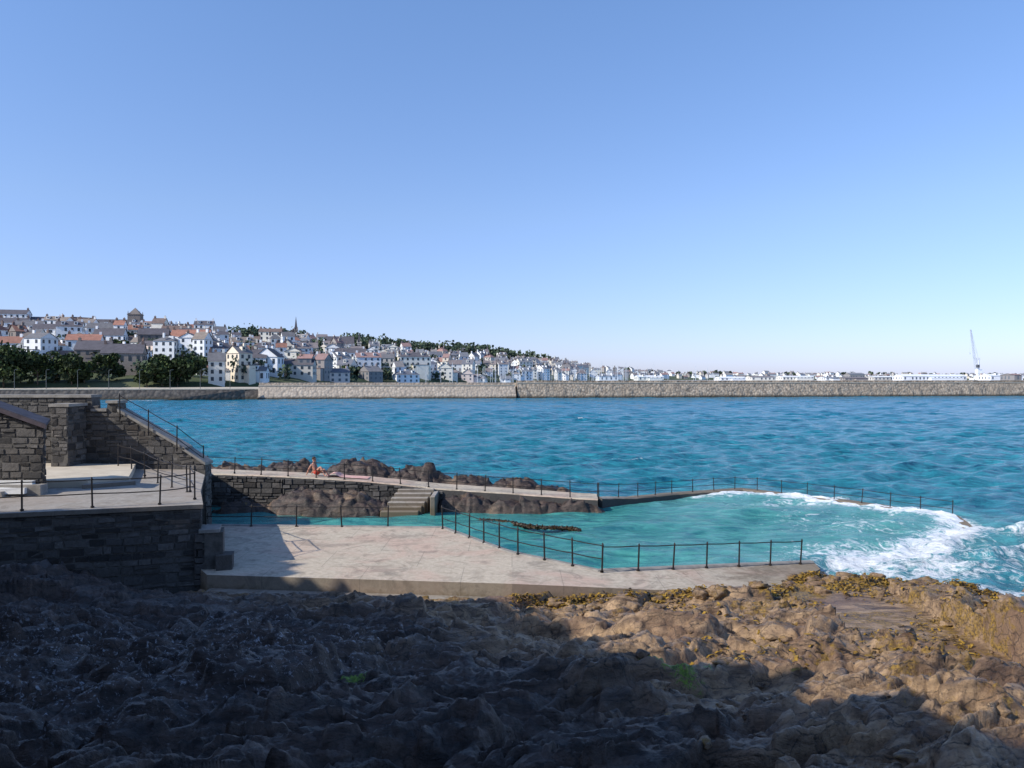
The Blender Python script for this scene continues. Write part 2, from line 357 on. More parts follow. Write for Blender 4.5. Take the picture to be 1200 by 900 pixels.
for k in range(K):
    if k<45:
        t=k/44;o=2.2*(1-t);XX[:,k]=rx+nx*o;YY[:,k]=ry+ny*o;ZZ[:,k]=(rz-0)*t+0.5*(1-t)
        b_=.9*facets(s_,np.full_like(s_,k*.35),1.6,61,1.)*min(1,(1-t)*5); XX[:,k]+=nx*b_;YY[:,k]+=ny*b_
    else:
        t=(k-44)/25;XX[:,k]=rx-.8*25*t;YY[:,k]=ry-.6*14*t;ZZ[:,k]=rz-max(0,t-.6)*30+.3*np.sin(s_+k)
grid_mesh('shade_cliff',XX,YY,ZZ,M_rock,{'lit_tan':ZZ*0+.6,'weed':ZZ*0,'pale':ZZ*0,'algae':ZZ*0},smooth=False)
# ---------------------------------------------------------------- sea
comps=[]
for k in range(76):
    lam=math.exp(random.uniform(math.log(.6),math.log(7)));th=R(-68)+random.gauss(0,.5)
    comps.append((2*math.pi/lam,math.cos(th),math.sin(th),.040*lam**.85/(2*math.pi),random.uniform(0,6.28),lam))
def waves(X,Y,sp,amp):
    Z=np.zeros_like(X);DX=Z.copy();DY=Z.copy()
    for k,cx,cy,a,ph,lam in comps:
        f=np.clip((lam/sp-2)/3,0,1)*a*amp
        t=k*(X*cx+Y*cy)+ph;Z+=f*np.cos(t);s=np.sin(t)*f;DX-=cx*s;DY-=cy*s
    return Z,DX,DY
rows=np.r_[np.geomspace(16,420,820),np.geomspace(430,40000,60)]
a_=np.linspace(-1.6,1.6,740)
Y,A=np.meshgrid(rows,a_,indexing='ij');X=A*Y
sp=np.maximum(Y*.0045,.05)
gust=.65+.7*fbm(X*.02,Y*.035,4,71)
Z,DX,DY=waves(X,Y,sp,np.where(Y<420,1.,0.)*gust)
foamline=O2[3:]
d1=pdist(X,Y,foamline)
foam=np.clip(1.15-d1/1.5,0,1)*sstep(10,13,X)
foam=np.maximum(foam,.76*np.exp(-((X-14.5)/4.4)**2-((Y-28.6)/2.6)**2))
foam=np.maximum(foam,.56*np.exp(-((X-19.5)/6.5)**2-((Y-30)/5.5)**2))
foam=np.maximum(foam,.74*np.exp(-((X-23.)/3.5)**2-((Y-34.5)/1.2)**2))
foam=np.maximum(foam,.70*np.exp(-((X-20.)/4.)**2-((Y-30.8-.2*(X-20))/.8)**2))
foam=np.maximum(foam,.85*np.exp(-((X+113)/7)**2-((Y-243)/3)**2))
foam=np.maximum(foam,.74*np.clip(1-pdist(X,Y,[(9,26.2),(11,27.2),(13.3,27.0),(16,24.8),(18,21.5)])/2.4,0,1))
cap=sstep(.56,.74,fbm(X*.08,Y*.12,4,51))*sstep(.18,.33,Z)*.56*(Y>50)*(Y<420)
foam=np.maximum(foam,cap)
near=np.exp(-(d1/2.6)**2)*sstep(12,16,X)
Z=Z+near*.38*(fbm(X*1.1,Y*1.1,5,52)-.25)+.45*np.exp(-((Y-34.6-.15*(X-22))/.9)**2)*np.exp(-((X-24)/4)**2)+.3*np.exp(-((Y-30.8-.2*(X-20))/.8)**2)*np.exp(-((X-20)/4)**2)
Z=Z+.4*np.exp(-((X-14.2)/4.)**2-((Y-29.3)/2.2)**2)*(fbm(X*1.6,Y*1.6,5,53)-.1)
milk=np.clip(1.1-d1/5,0,1)
grid_mesh('sea',X+DX,Y+DY,Z,M_sea,{'foam':foam,'milk':milk,'shallow':sstep(190,45,Y)})
POOL=[(a,b) for a,b,c in WALL]+O2[1:6]+[(22.0,35.6),(16.9,30.5),(12.9,28.2),(10.8,27.5),(2.8,24.8),(-.3,27),(-3,31.5),(-12.6,32),(-14.2,34),(-15.7,40)]
X,Y=np.meshgrid(np.linspace(-18,23,600),np.linspace(24,48.5,360))
Z,DX,DY=waves(X,Y,.08,.6)
d1=pdist(X,Y,O2[2:])
foam=np.clip(1.2-d1/1.9,0,1)*sstep(8,13,X)
foam=np.maximum(foam,.76*np.exp(-((X-14.2)/4.6)**2-((Y-30.4)/2.6)**2))
foam=np.maximum(foam,.46*np.exp(-((X-16)/5.)**2-((Y-37.)/5.)**2))
foam=np.maximum(foam,.58*np.exp(-((X-16.5)/6.)**2-((Y-43.)/2.)**2))
milk=np.clip(1.1-d1/6,0,1)*sstep(0,12,X)
mk=inpoly(X,Y,POOL);mk=mk[:-1,:-1]
dR=pdist(X,Y,[(23,37.2),(21.6,35.9),(16.6,30.9),(12.7,28.6),(10.6,27.6)])
zb=.17-.42*np.exp(-(dR/1.1)**2)
grid_mesh('pool_water',X+DX*.5,Y+DY*.5,Z+zb+.14*np.clip(1-d1/2.4,0,1)*sstep(10,14,X)*fbm(X*2,Y*2,4,9)*1.6,M_pool,{'foam':foam,'milk':milk,'shallow':Z*0+1},mask=mk)
# ---------------------------------------------------------------- pool structures
def subdiv(P,st=.5):
    out=[]
    for p,q in zip(P[:-1],P[1:]):
        n=max(1,int(math.dist(p[:2],q[:2])/st))
        for k in range(n): out.append([p[j]+(q[j]-p[j])*k/n for j in range(3)])
    out.append(list(P[-1]));return out
def path_wall(name,P,width,zb,mat,side,rough=.03):
    P=subdiv(P);g=Geo();n=len(P);vs=[]
    for i,p in enumerate(P):
        a=P[max(0,i-2)];b=P[min(n-1,i+2)];dx,dy=b[0]-a[0],b[1]-a[1];l=math.hypot(dx,dy);nx,ny=-dy/l,dx/l
        w=width/2+random.uniform(-rough,rough);z=p[2]+random.uniform(-rough,rough)*.4
        c=.05
        vs+=[(p[0]+nx*(w+.1),p[1]+ny*(w+.1),zb),(p[0]+nx*w,p[1]+ny*w,z-c),(p[0]+nx*(w-c),p[1]+ny*(w-c),z),(p[0]-nx*(w-c),p[1]-ny*(w-c),z),(p[0]-nx*w,p[1]-ny*w,z-c),(p[0]-nx*(w+.1),p[1]-ny*(w+.1),zb)]
    g.V=vs
    for i in range(n-1):
        for k in range(5):
            g.F.append([i*6+k,(i+1)*6+k,(i+1)*6+k+1,i*6+k+1]);g.M.append(1 if k in(0,4) else 0);g.T.append(.3)
    g.F.append([0,1,2,3,4,5]);g.M.append(1);g.T.append(.5)
    o=(n-1)*6;g.F.append([o+5,o+4,o+3,o+2,o+1,o]);g.M.append(1);g.T.append(.5)
    return g.build(name,[mat,side])
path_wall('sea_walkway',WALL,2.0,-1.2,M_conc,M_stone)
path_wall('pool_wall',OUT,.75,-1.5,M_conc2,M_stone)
path_wall('pool_side_wall',[(-13.9,33.9,3.0),(-15.2,38,2.6),(-16.6,42.2,2.05)],.6,-1,M_cope,M_stone)
g=Geo();g.prism(TL,-1,1.0,0);g.prism(TR,-1,tz,0)
g.build('pool_terrace',[M_conc])
g=Geo();g.prism([(-9.2,23.3),(0,22.3),(0,22.94),(-9.2,23.98)],-1,.60,0);g.prism([(0,22.3),(7.1,22.8),(7.3,23.38),(0,22.93)],-1,lambda x,y:.60-.04*x,0)
g.build('terrace_ledge',[M_conc2])
path_wall('terrace_kerb',[(10.8,28.35,.43),(2.75,25.15,.89),(-.05,27.1,1.04),(-2.8,31.6,1.04),(-12.5,32.1,1.04)],.28,-.4,M_cope,M_cope,.01)
g=Geo()
for k in range(6): g.box((-5.0-.12*k,41.2-.38*k,.42-.17*k+.2),(1.9,.42,1.2),0,0)
g.box((-3.95,40.3,.5),(.25,2.2,1.2),0,0)
ob=g.build('pool_steps',[M_conc2]);bv=ob.modifiers.new('b','BEVEL');bv.width=.03
g=Geo();pp=None
for k in range(90):
    t=k/89;x=-1.5+(3.0+1.5)*t;y=37.4-2.6*t+.25*math.sin(t*9);r=.06+.08*random.random();q=(x,y,.24+.05*math.sin(k*1.7))
    if pp: g.tube(pp,q,r,6)
    for _ in range(3):
        g.box((x+random.uniform(-.1,.1),y+random.uniform(-.2,.2),.24),(.22,.06,.05),random.random()*3,0,.5,.04)
    pp=q
g.build('seaweed_rope',[M_kelpd])
def railing(name,P,h=.95,sp=1.7,levels=(.5,1.0),rp=.03,rr=.018):
    g=Geo();D=[0]
    for p,q in zip(P[:-1],P[1:]): D.append(D[-1]+math.dist(p,q))
    def at(s):
        for i in range(len(P)-1):
            if s<=D[i+1]+1e-6:
                t=(s-D[i])/(D[i+1]-D[i]);return [P[i][j]+(P[i+1][j]-P[i][j])*t for j in range(3)]
        return list(P[-1])
    n=max(1,round(D[-1]/sp));pts=[at(D[-1]*k/n) for k in range(n+1)]
    tops=[]
    for p in pts:
        lx,ly=random.gauss(0,.025),random.gauss(0,.025);tp=(p[0]+lx,p[1]+ly,p[2]+h+.03)
        g.tube((p[0],p[1],p[2]-.1),tp,rp,8,0,rp*.85);g.tube(p,(p[0],p[1],p[2]+.05),rp*1.9,8);tops.append(tp)
        g.tube((tp[0],tp[1],tp[2]-.02),(tp[0],tp[1],tp[2]+.06),rp*1.35,8,0,rp*.5)
    for (a,ta),(b,tb) in zip(zip(pts[:-1],tops[:-1]),zip(pts[1:],tops[1:])):
        for l in levels:
            m1=[a[j]+(ta[j]-a[j])*l*.97 for j in range(3)];m2=[b[j]+(tb[j]-b[j])*l*.97 for j in range(3)]
            mid=[(m1[j]+m2[j])/2 for j in range(3)];mid[2]-=.015
            g.tube(m1,mid,rr);g.tube(mid,m2,rr)
    return g.build(name,[M_black])
railing('iron_railing',[(-12.4,31.9,1),(-8,31.75,1),(-5.0,31.7,1)],.8,1.9)
railing('iron_railing',[(-2.75,31.3,1),(0,26.95,1),(2.85,24.95,.84)],.85,1.1)
railing('iron_railing',[(2.85,24.95,.84),(10.2,27.85,.42)],.8,1.3,(1.0,))
railing('iron_railing',[(-16.2,42.0,2.0),(-12,41.45,1.85),(-7.8,41.45,1.6),(-3.6,41.35,1.2),(4.5,40.8,.7)],.8,1.45)
railing('iron_railing',[(x,y,z-.03) for x,y,z in OUT[:6]],.72,1.5,rp=.026,rr=.014)
railing('iron_railing',[(-17.0,34.2,5.3),(-14.6,34.2,3.95),(-13.6,34.7,3.0)],.95,1.3)
railing('iron_railing',[(-16.6,33.2,3.25),(-15.0,31.6,3.25),(-13.6,30.0,3.0),(-11.3,27.4,3.0)],.9,1.5)
railing('iron_railing',[(-20,21.75,3.04),(-13.5,23.85,3.04),(-10.0,25.0,3.04),(-11.2,27.4,3.04)],.85,1.9)
# ---------------------------------------------------------------- stone walls
def stonework(g,p0,p1,z0,top,proud=.05,wmin=.22,wmax=.7,hmin=.13,hmax=.34):
    L=math.dist(p0,p1);dx,dy=(p1[0]-p0[0])/L,(p1[1]-p0[1])/L;nx,ny=dy,-dx;z=z0
    while z<max(top(0),top(L),top(L/2)):
        h=random.uniform(hmin,hmax);s=-random.uniform(0,.3)
        while s<L:
            w_=random.uniform(wmin,wmax);a=max(0,s)+.012;b=min(L,s+w_)-.012;s+=w_
            if b-a<.06: continue
            zt=min(z+h-.02,top((a+b)/2)-.0)
            if zt-z<.07: continue
            parts=[(a,b,z,zt)]
            if h>.25 and random.random()<.3: zm=z+(zt-z)*random.uniform(.4,.6);parts=[(a,b,z,zm-.01),(a,b,zm+.01,zt)]
            for a_,b_,z_,zt in parts:
                pr=random.uniform(.01,proud);j=.02
                vs=[]
                for dd in(-.08,pr):
                    for ss,zz in((a_,z_),(b_,z_),(b_,zt),(a_,zt)):
                        e=random.uniform(0,.035) if dd>0 else 0
                        se=ss+(e if ss==a_ else -e);ze=zz+(e if zz==z_ else -e)
                        d_=dd+random.uniform(-j,j)
                        vs.append((p0[0]+dx*se+nx*d_,p0[1]+dy*se+ny*d_,ze))
                g.add(vs,[(0,1,5,4),(1,2,6,5),(2,3,7,6),(3,0,4,7),(4,5,6,7)],1,min(1,max(0,random.gauss(.4,.3))))
        z+=h
SM=[M_mortar,M_stone,M_cope,M_conc2,M_sand]
g=Geo()
for (a,b,za),(c,d,zb_) in zip(WALL[:3],WALL[1:4]):
    L_=math.dist((a,b),(c,d));stonework(g,(a,b-1.06),(c,d-1.06),-.3,lambda s,za=za,zb_=zb_,L_=L_:za+(zb_-za)*s/L_-.08,.08)
g.build('walkway_masonry',SM)
g=Geo();PL=[(-22,20.9),(-9.8,24.8),(-11.0,27.7),(-12.7,32.3),(-14,34.2),(-22,35)]
g.prism(PL,-1,2.9,0)
stonework(g,PL[0],PL[1],.3,lambda s:2.88);stonework(g,PL[1],PL[2],.3,lambda s:2.88)
ex=[(-22.05,20.8),(-9.7,24.73),(-10.95,27.7),(-12.6,32.3),(-13.9,34.2),(-22,35)]
g.prism(ex,2.9,3.03,3)
g.box((-9.5,25.15,1.5),(.55,.9,1.3),.3,0);stonework(g,(-9.95,24.62),(-9.3,24.85),.5,lambda s:2.15);stonework(g,(-9.3,24.85),(-9.5,25.6),.5,lambda s:2.15)
g.box((-9.62,25.1,2.2),(.62,.95,.1),.3,2)
g.box((-9.1,24.9,.9),(.5,.7,1.1),.3,1,.4,.03)
g.prism([(-22,27.9),(-15.4,28.6),(-14.4,29.6),(-16.2,33.9),(-22,34.4)],3.034,3.30,4)
g.prism([(-15.4,28.2),(-14.0,29.3),(-14.35,29.62),(-15.45,28.66)],3.034,3.17,3)
g.box((-17.3,26.85,3.2),(2.6,.5,.34),.05,2,.5,.02)
g.box((-18.3,26.4,3.12),(2.6,.5,.17),.05,2,.5,.02)
plat=g.build('stone_platform',SM)
def wtop(s):
    x=-26+s
    return float(np.interp(x,[-26,-18.35,-18.3,-17.7,-17.65,-17.2,-17.15,-14.3,-13.4],[6.15,6.15,5.55,5.55,5.9,5.9,5.55,3.85,3.2]))
g=Geo();xs=[-26,-18.35,-18.3,-17.7,-17.65,-17.2,-17.15,-14.3,-13.4]
front=34.4;n=len(xs);vs=[]
for x in xs:
    t=wtop(x+26)
    vs+=[(x,front,-1),(x,front,t),(x,front+.7,t),(x,front+.7,-1)]
fs=[]
for i in range(n-1):
    for k in range(3): fs.append([i*4+k,(i+1)*4+k,(i+1)*4+k+1,i*4+k+1][::-1])
fs+=[[0,1,2,3],[(n-1)*4+3,(n-1)*4+2,(n-1)*4+1,(n-1)*4]]
g.add(vs,fs,0,.5)
stonework(g,(-26,front),(-13.4,front),3.0,wtop);stonework(g,(-13.4,front),(-13.4,front+.7),-.2,lambda s:3.1)
for i in (0,2,4,6,7):
    a,b=xs[i],xs[i+1];za,zb_=wtop(a+26.001),wtop(b+26-.001)
    a0,b0=a-.04,b+.04
    g.add([(a0,front-.1,za),(b0,front-.1,zb_),(b0,front+.8,zb_),(a0,front+.8,za),(a0,front-.1,za+.12),(b0,front-.1,zb_+.12),(b0,front+.8,zb_+.12),(a0,front+.8,za+.12)],
      [(3,2,1,0),(4,5,6,7),(0,1,5,4),(1,2,6,5),(2,3,7,6),(3,0,4,7)],2)
g.box((-18.9,33.6,4.5),(.7,1.4,2.6),0,0);stonework(g,(-19.25,32.9),(-18.55,32.9),3.3,lambda s:5.8);stonework(g,(-18.55,32.9),(-18.55,34.3),3.3,lambda s:5.8);g.box((-18.9,33.6,5.86),(.85,1.5,.12),0,2)
g.build('stone_retaining_wall',SM)
bp=bpy.data.objects.new('stone_hut',None);scene.collection.objects.link(bp)
g=Geo();xa,xb=-19.2,-16.15;ya,yb=27.2,27.8;xb2=-16.5
zl=lambda x:5.38+( -16.15-x)*.36
stp=[(xa,ya),(xb,ya),(xb2,yb),(xa,yb)]
vs=[(x,y,3.0) for x,y in stp]+[(x,y,zl(x)) for x,y in stp]
g.add(vs,[(0,1,5,4),(1,2,6,5),(2,3,7,6),(3,0,4,7),(4,5,6,7)],0)
stonework(g,(xa,ya),(xb,ya),3.05,lambda s:zl(xa+s)-.05);stonework(g,(xb,ya),(xb2,yb),3.05,lambda s:5.36)
g.build('walls',SM,parent=bp)
g=Geo();ro=[(xa-.2,ya-.2),(xb+.18,ya-.2),(xb2+.18,yb+.05),(xa-.2,yb+.05)]
v=[(x,y,zl(x)+.03) for x,y in ro]+[(x,y,zl(x)+.12) for x,y in ro];g.add(v,[(3,2,1,0),(4,5,6,7),(0,1,5,4),(1,2,6,5),(2,3,7,6),(3,0,4,7)],0)
v=[(xa-.2,ya-.24,zl(xa-.2)-.05),(xb+.2,ya-.24,zl(xb+.2)-.05),(xb+.2,ya-.205,zl(xb+.2)-.05),(xa-.2,ya-.205,zl(xa-.2)-.05)];v+=[(a,b,c+.14) for a,b,c in v]
g.add(v,[(3,2,1,0),(4,5,6,7),(0,1,5,4),(1,2,6,5),(2,3,7,6),(3,0,4,7)],1)
g.build('roof',[M_slate,M_fascia],parent=bp)
g=Geo();g.box((-17.6,27.02,3.35),(2.4,.2,.26),0,0,.5,.01);g.box((-16.9,26.55,3.2),(1.0,.3,.2),.1,0,.5,.02);g.build('whitewashed_plinth',[M_whitep],parent=bp)
# ---------------------------------------------------------------- person + towel
def skin_mat(): return simple('skin',(.45,.22,.15),(.52,.27,.19),6,.55)
person=bpy.data.objects.new('seated_person',None);scene.collection.objects.link(person)
def skinned(name,chains,mat,parent,sub=1):
    me=bpy.data.meshes.new(name);V=[];E=[];RR=[]
    idx={}
    for ch in chains:
        pv=None
        for (p,r) in ch:
            key=tuple(round(c,4) for c in p)
            if key not in idx: idx[key]=len(V);V.append(p);RR.append(r)
            i=idx[key]
            if pv is not None and pv!=i:E.append((pv,i))
            pv=i
    me.from_pydata(V,E,[]);ob=bpy.data.objects.new(name,me);scene.collection.objects.link(ob)
    me.materials.append(mat)
    m=ob.modifiers.new('s','SKIN');
    for i,r in enumerate(RR): me.skin_vertices[0].data[i].radius=(r,r)
    me.skin_vertices[0].data[0].use_root=True
    m.use_smooth_shade=True;s=ob.modifiers.new('u','SUBSURF');s.levels=sub;s.render_levels=sub
    ob.parent=parent;return ob
pel=(0,0,.12);ch=[[(pel,.15),((-.07,0,.30),.13),((-.13,0,.46),.155),((-.15,0,.56),.10),((-.145,0,.64),.055),((-.13,0,.70),.06)]]
for sy in(-1,1):
    ch.append([((-.13,0,.46),.155),((-.16,sy*.17,.52),.065),((-.30,sy*.21,.29),.048),((-.42,sy*.2,.06),.034),((-.40,sy*.2,.02),.036)])
    for k,l in zip(range(5),(.05,.075,.085,.075,.055)):
        a=(k-2)*.28*sy+(1.0*sy if k==0 else 0);ch.append([((-.40,sy*.2,.02),.036),((-.40-l*.6*math.cos(a),sy*.2+l*.6*math.sin(a),.022),.010),((-.40-l*1.2*math.cos(a),sy*.2+l*1.2*math.sin(a),.010),.008)])
    ch.append([(pel,.15),((.06,sy*.09,.12),.10),((.40,sy*.13,.46 if sy<0 else .30),.066),((.62,sy*.13,.10),.046),((.64,sy*.13,.04),.04),((.78,sy*.14,.025),.03)])
body=skinned('body',ch,skin_mat(),person)
g=Geo()
bm=bmesh.new();bmesh.ops.create_uvsphere(bm,u_segments=20,v_segments=14,radius=1)
for v in bm.verts:
    c=v.co;v.co=Vector((-.115+c.x*.095*(1+.1*max(0,-c.z)*(1 if c.x>0 else -1)),c.y*.078*(1-.15*max(0,-c.z)),.79+c.z*.12))
bm.verts.index_update();g.add([v.co[:] for v in bm.verts],[[v.index for v in f.verts] for f in bm.faces],0)
bm.free()
g.tube((-.03,0,.805),(-.005,0,.775),.012,8,0,.018)
for sy in(-1,1):
    g.box((-.03,sy*.03,.81),(.02,.02,.012),0,1);g.box((-.12,sy*.08,.79),(.03,.02,.055),0,0)
g.box((-.022,0,.742),(.02,.045,.01),0,2)
for k in range(160):
    a=random.uniform(0,6.28);e=random.uniform(.1,1.57);cx=math.cos(a)*math.cos(e);cy=math.sin(a)*math.cos(e)
    if cx>.55: continue
    g.box((-.125+cx*.10,cy*.085,.80+math.sin(e)*.125),(.04,.04,.02),a,1,.5,.005)
g.build('head',[skin_mat(),simple('dark_hair',(.03,.018,.01),(.07,.04,.02),9,.6),simple('lips',(.3,.1,.08),(.35,.12,.1),5,.5)],True,person)
sh=[[(pel,.165),((-.03,0,.2),.15)]]
for sy in(-1,1): sh.append([(pel,.165),((.06,sy*.09,.125),.115),((.24,sy*.113,.30 if sy<0 else .215),.092)])
skinned('swim_shorts',sh,simple('red_fabric',(.45,.05,.03),(.55,.08,.05),6,.8),person)
person.location=(-10.5,42.2,1.80);person.rotation_euler=(0,0,R(-25));person.scale=(1.05,)*3
XX,YY=np.meshgrid(np.linspace(-9.9,-7.7,40),np.linspace(41.9,42.9,20))
zz=np.interp(XX,[a for a,b,c in WALL],[c for a,b,c in WALL])+.03+.03*fbm(XX*5,YY*5,3,3)
zz+=.22*np.exp(-((XX+9.5)/.25)**2)*(.6+.4*np.cos((YY-42.4)*2))
grid_mesh('beach_towel',XX,YY,zz,simple('pink_towel',(.62,.33,.28),(.7,.45,.38),5,.9))
# ---------------------------------------------------------------- town terrain
PX=[-400,0,200,310,350,450,560,650,700,800,1200,1700]
RG=[392,396,400,406,408,413,418,429,436,439.5,441,441]
DR=[520,520,560,640,660,760,920,1100,1250,1700,2400,2800]
DC=[270,276,290,310,330,430,560,720,900,1300,1900,2300]
def town(px,t):
    px=np.asarray(px,float);t=np.asarray(t,float)
    dr=np.interp(px,PX,DR);dc=np.interp(px,PX,DC);rg=np.interp(px,PX,RG)
    hr=EYE+(443-rg)/FOC*dr;d=dc+(dr-dc)*t
    z=3.8+(hr-3.8)*np.sin(np.clip(t,0,1)*math.pi/2*.9)/math.sin(math.pi/2*.9)
    z=np.where(t>1,hr-(t-1)*hr*.5,z)
    return (px-600)/FOC*d,d,z
M_hill=simple('hill_grass',(.045,.07,.03),(.11,.12,.06),.03,.9)
pxs=np.linspace(-400,1700,200);ts=np.linspace(-.004,1.8,60)
T_,P_=np.meshgrid(ts,pxs,indexing='ij');X,Y,Z=town(P_,T_);Z=np.where(T_<0,-2,Z)
grid_mesh('hillside_terrain',X,Y,Z,M_hill)
# ---------------------------------------------------------------- houses
def haze_mix(c,k): h=(.50,.60,.72);return tuple(a*(1-k)+b*k for a,b in zip(c,h))  # mixes distance haze straight into the base colour
def flat(name,c,v=.06,rough=.8):
    return simple(name,tuple(max(0,x*(1-v)) for x in c),tuple(min(1,x*(1+v)) for x in c),.6,rough)
WALLC=[(.86,.86,.85),(.88,.88,.88),(.84,.79,.68),(.58,.53,.46),(.76,.66,.52),(.30,.25,.21),(.80,.64,.54),(.20,.17,.15)]
ROOFC=[(.10,.09,.10),(.15,.145,.15),(.17,.12,.10),(.27,.13,.09),(.34,.16,.11),(.22,.18,.15)]
def palette(tag,k):
    return [flat(f'render_{tag}_{i}',haze_mix(c,k)) for i,c in enumerate(WALLC)]+[flat(f'rooftile_{tag}_{i}',haze_mix(c,k),.15) for i,c in enumerate(ROOFC)]+[flat(f'window_glass_{tag}',haze_mix((.04,.05,.06),k),.2,.2)]
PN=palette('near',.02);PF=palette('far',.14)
NW=len(WALLC);NR=len(ROOFC);WI=NW+NR
def house(g,cx,cy,z0,w,d,h,rh,rot,wm,rm,floors,ncol=None,chim=2,hip=False,win=True):
    ca,sa=math.cos(rot),math.sin(rot)
    def T(p): return (cx+p[0]*ca-p[1]*sa,cy+p[0]*sa+p[1]*ca,z0+p[2])
    a,b=w/2,d/2;s=9
    g.add([T(p) for p in [(-a,-b,-s),(a,-b,-s),(a,b,-s),(-a,b,-s),(-a,-b,h),(a,-b,h),(a,b,h),(-a,b,h)]],[(0,1,5,4),(1,2,6,5),(2,3,7,6),(3,0,4,7)],wm)
    e=.35;rx_=a-b*.9 if hip else a
    A=[(-a-e,-b-e,h-.05),(a+e,-b-e,h-.05),(a+e,b+e,h-.05),(-a-e,b+e,h-.05),(-rx_-(0 if hip else e),0,h+rh),(rx_+(0 if hip else e),0,h+rh)]
    fr=[(0,1,5,4),(2,3,4,5)]
    g.add([T(p) for p in A],fr+([(1,2,5),(3,0,4)] if hip else [])+[(0,3,2,1)],NW+rm)
    if not hip: g.add([T(p) for p in[(-a,-b,h),(-a,b,h),(-a,0,h+rh*.97),(a,-b,h),(a,b,h),(a,0,h+rh*.97)]],[(0,2,1),(3,4,5)],wm)
    for k in range(chim):
        x=(-a+.6) if k==0 else (a-.6)
        p=T((x,0,h+rh));g.box(p,(1.,.8,2.2),rot,wm if random.random()<.5 else NW+2);g.tube((p[0],p[1],p[2]+1),(p[0],p[1],p[2]+1.6),.18,6,NW+3)
    if win and random.random()<.4:
        for xx in((-a*.5,a*.5) if w>9 else (0,)):
            p=T((xx,-b*.5,h+rh*.5+.3));g.box(p,(1.6,2.2,1.6),rot,wm);p=T((xx,-b*.5-1.16,h+rh*.5+.4));g.box(p,(1.0,.1,.9),rot,WI)
    if win and random.random()<.35:
        p=T((a*.3,-b-1.6,h*.28-2));g.box(p,(w*.5,3.2,h*.56+4),rot,wm);p=T((a*.3,-b-1.6,h*.56+.1));g.box(p,(w*.5+.4,3.5,.25),rot,NW+rm)
    if not win:return
    fh=h/floors
    for side in range(4):
        ln,off=(w,b) if side%2==0 else (d,a)
        n=max(1,int(ln/2.9));an=[-math.pi/2,0,math.pi/2,math.pi][side]
        for i in range(n):
            for f in range(floors):
                if random.random()<.06: continue
                u=(i+.5)/n*ln-ln/2;zc=fh*(f+.52);ww,wh=.55,fh*.27
                nx,ny=math.cos(an),math.sin(an);tx,ty=-ny,nx;o=off+.07
                q=[T((nx*o+tx*(u+du),ny*o+ty*(u+du),zc+dz)) for du,dz in((-ww,-wh),(ww,-wh),(ww,wh),(-ww,wh))]
                g.add(q,[(0,1,2,3)],WI)
def place(px,t):
    x,y,z=town(px,t);return float(x),float(y),float(z)
HB=[(14,.93,20,11,15,3,.25,0,0,5,False),(50,.93,22,11,11,3,.2,1,0,3,False),(-30,.95,26,12,14,3,.2,0,0,4,False),(18,.62,14,10,10,3,.3,1,0,3,False),(36,.60,13,9,9,3,.3,0,1,3,False),(55,.55,11,9,8,3,.2,1,0,3,False),
 (83,.52,12,9,10,3.,.35,0,0,3,False),(103,.62,9,9,11,2.5,.1,1,5,4,False),(119,.56,13,10,9,3,.35,0,1,3,False),(150,.6,15,9,8,3,.3,4,3,2,False),(225,.42,19,10,8,4,.12,0,4,2,False),(205,.62,13,9,8,3,.2,1,2,3,False),
 (240,.8,12,9,12,3,.2,0,0,4,False),(215,.9,16,9,9,3,.2,1,3,3,False),(178,.85,13,9,9,3,.3,0,5,3,False),(255,.25,9,9,7,3,.8,1,0,2,False),(268,.12,12,9,6,3,.1,3,0,2,False),(285,.4,11,8,7,3,.4,1,5,2,False),
 (304,.12,7,10,7,4,.15,0,0,2,False),(316,.11,8,10,8,4,1.5,1,0,2,False),(290,.05,16,7,4,2,.1,0,1,1,False),(340,.1,22,9,5,3,.05,3,0,2,False),(365,.15,16,9,5,3,.05,5,0,1,False),(112,.16,13,10,8,4,.2,7,0,3,False),(146,.12,15,10,8,4,.25,5,0,2,False),
 (485,.12,20,12,12,3,.3,2,0,4,True),(410,.3,18,10,7,3,.2,0,0,2,False),(440,.25,24,12,6,3,.1,3,1,2,False),(100,.3,14,10,8,3,.3,0,4,2,False)]
for (px,t,w_,d_,h_,rh_,ro,wm,rm,fl,hip) in HB:
    x,y,z=place(px,t);g=Geo();house(g,x,y,z,w_,d_,h_,rh_,ro,wm,rm,fl,hip=hip);g.build('town_house',PN)
def fill(name,pal,a0,a1,rowsn,avoid,hm=1.,gap=1.45):
    g=Geo()
    for r in range(rowsn):
        t=(r+.5)/rowsn
        px=a0+random.uniform(0,10)
        while px<a1:
            tt=t+random.uniform(-.4,.4)/rowsn;x,y,z=place(px,tt)
            w_=random.choice([5,6,7,8,10,14]);wp=w_*FOC/y
            if not any(abs(px-q)<e and b0<tt<b1 for q,e,b0,b1 in avoid):
                wm=random.choices(range(NW),[7,7,4,1.5,2.5,1.8,1,1.6])[0];rm=random.choices(range(NR),[4,3,2.4,.9,.6,2])[0]
                fl=random.choice([1,2,2,3,3,4])
                house(g,x,y,z,w_,random.uniform(6,10),fl*2.8*hm,random.uniform(2,3.8),random.choice([.15,.3,.1,1.6,.45,-.2,.9]),wm,rm,fl,win=y<900,chim=random.choice([1,2,2]),hip=random.random()<.15)
            px+=wp*random.uniform(.85,gap)
    return g.build(name,pal)
av=[(q[0],8,q[1]-.10,q[1]+.05) for q in HB]
fill('town_houses',PN,-200,350,11,av+[(310,42,.66,1.1),(50,60,-1,.2),(195,35,-1,.22),(130,24,-1,.27)],1.,1.7)
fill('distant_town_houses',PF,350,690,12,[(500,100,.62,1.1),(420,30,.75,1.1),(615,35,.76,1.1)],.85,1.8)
fill('far_shore_houses',PF,690,1230,3,[],.7,2.2)
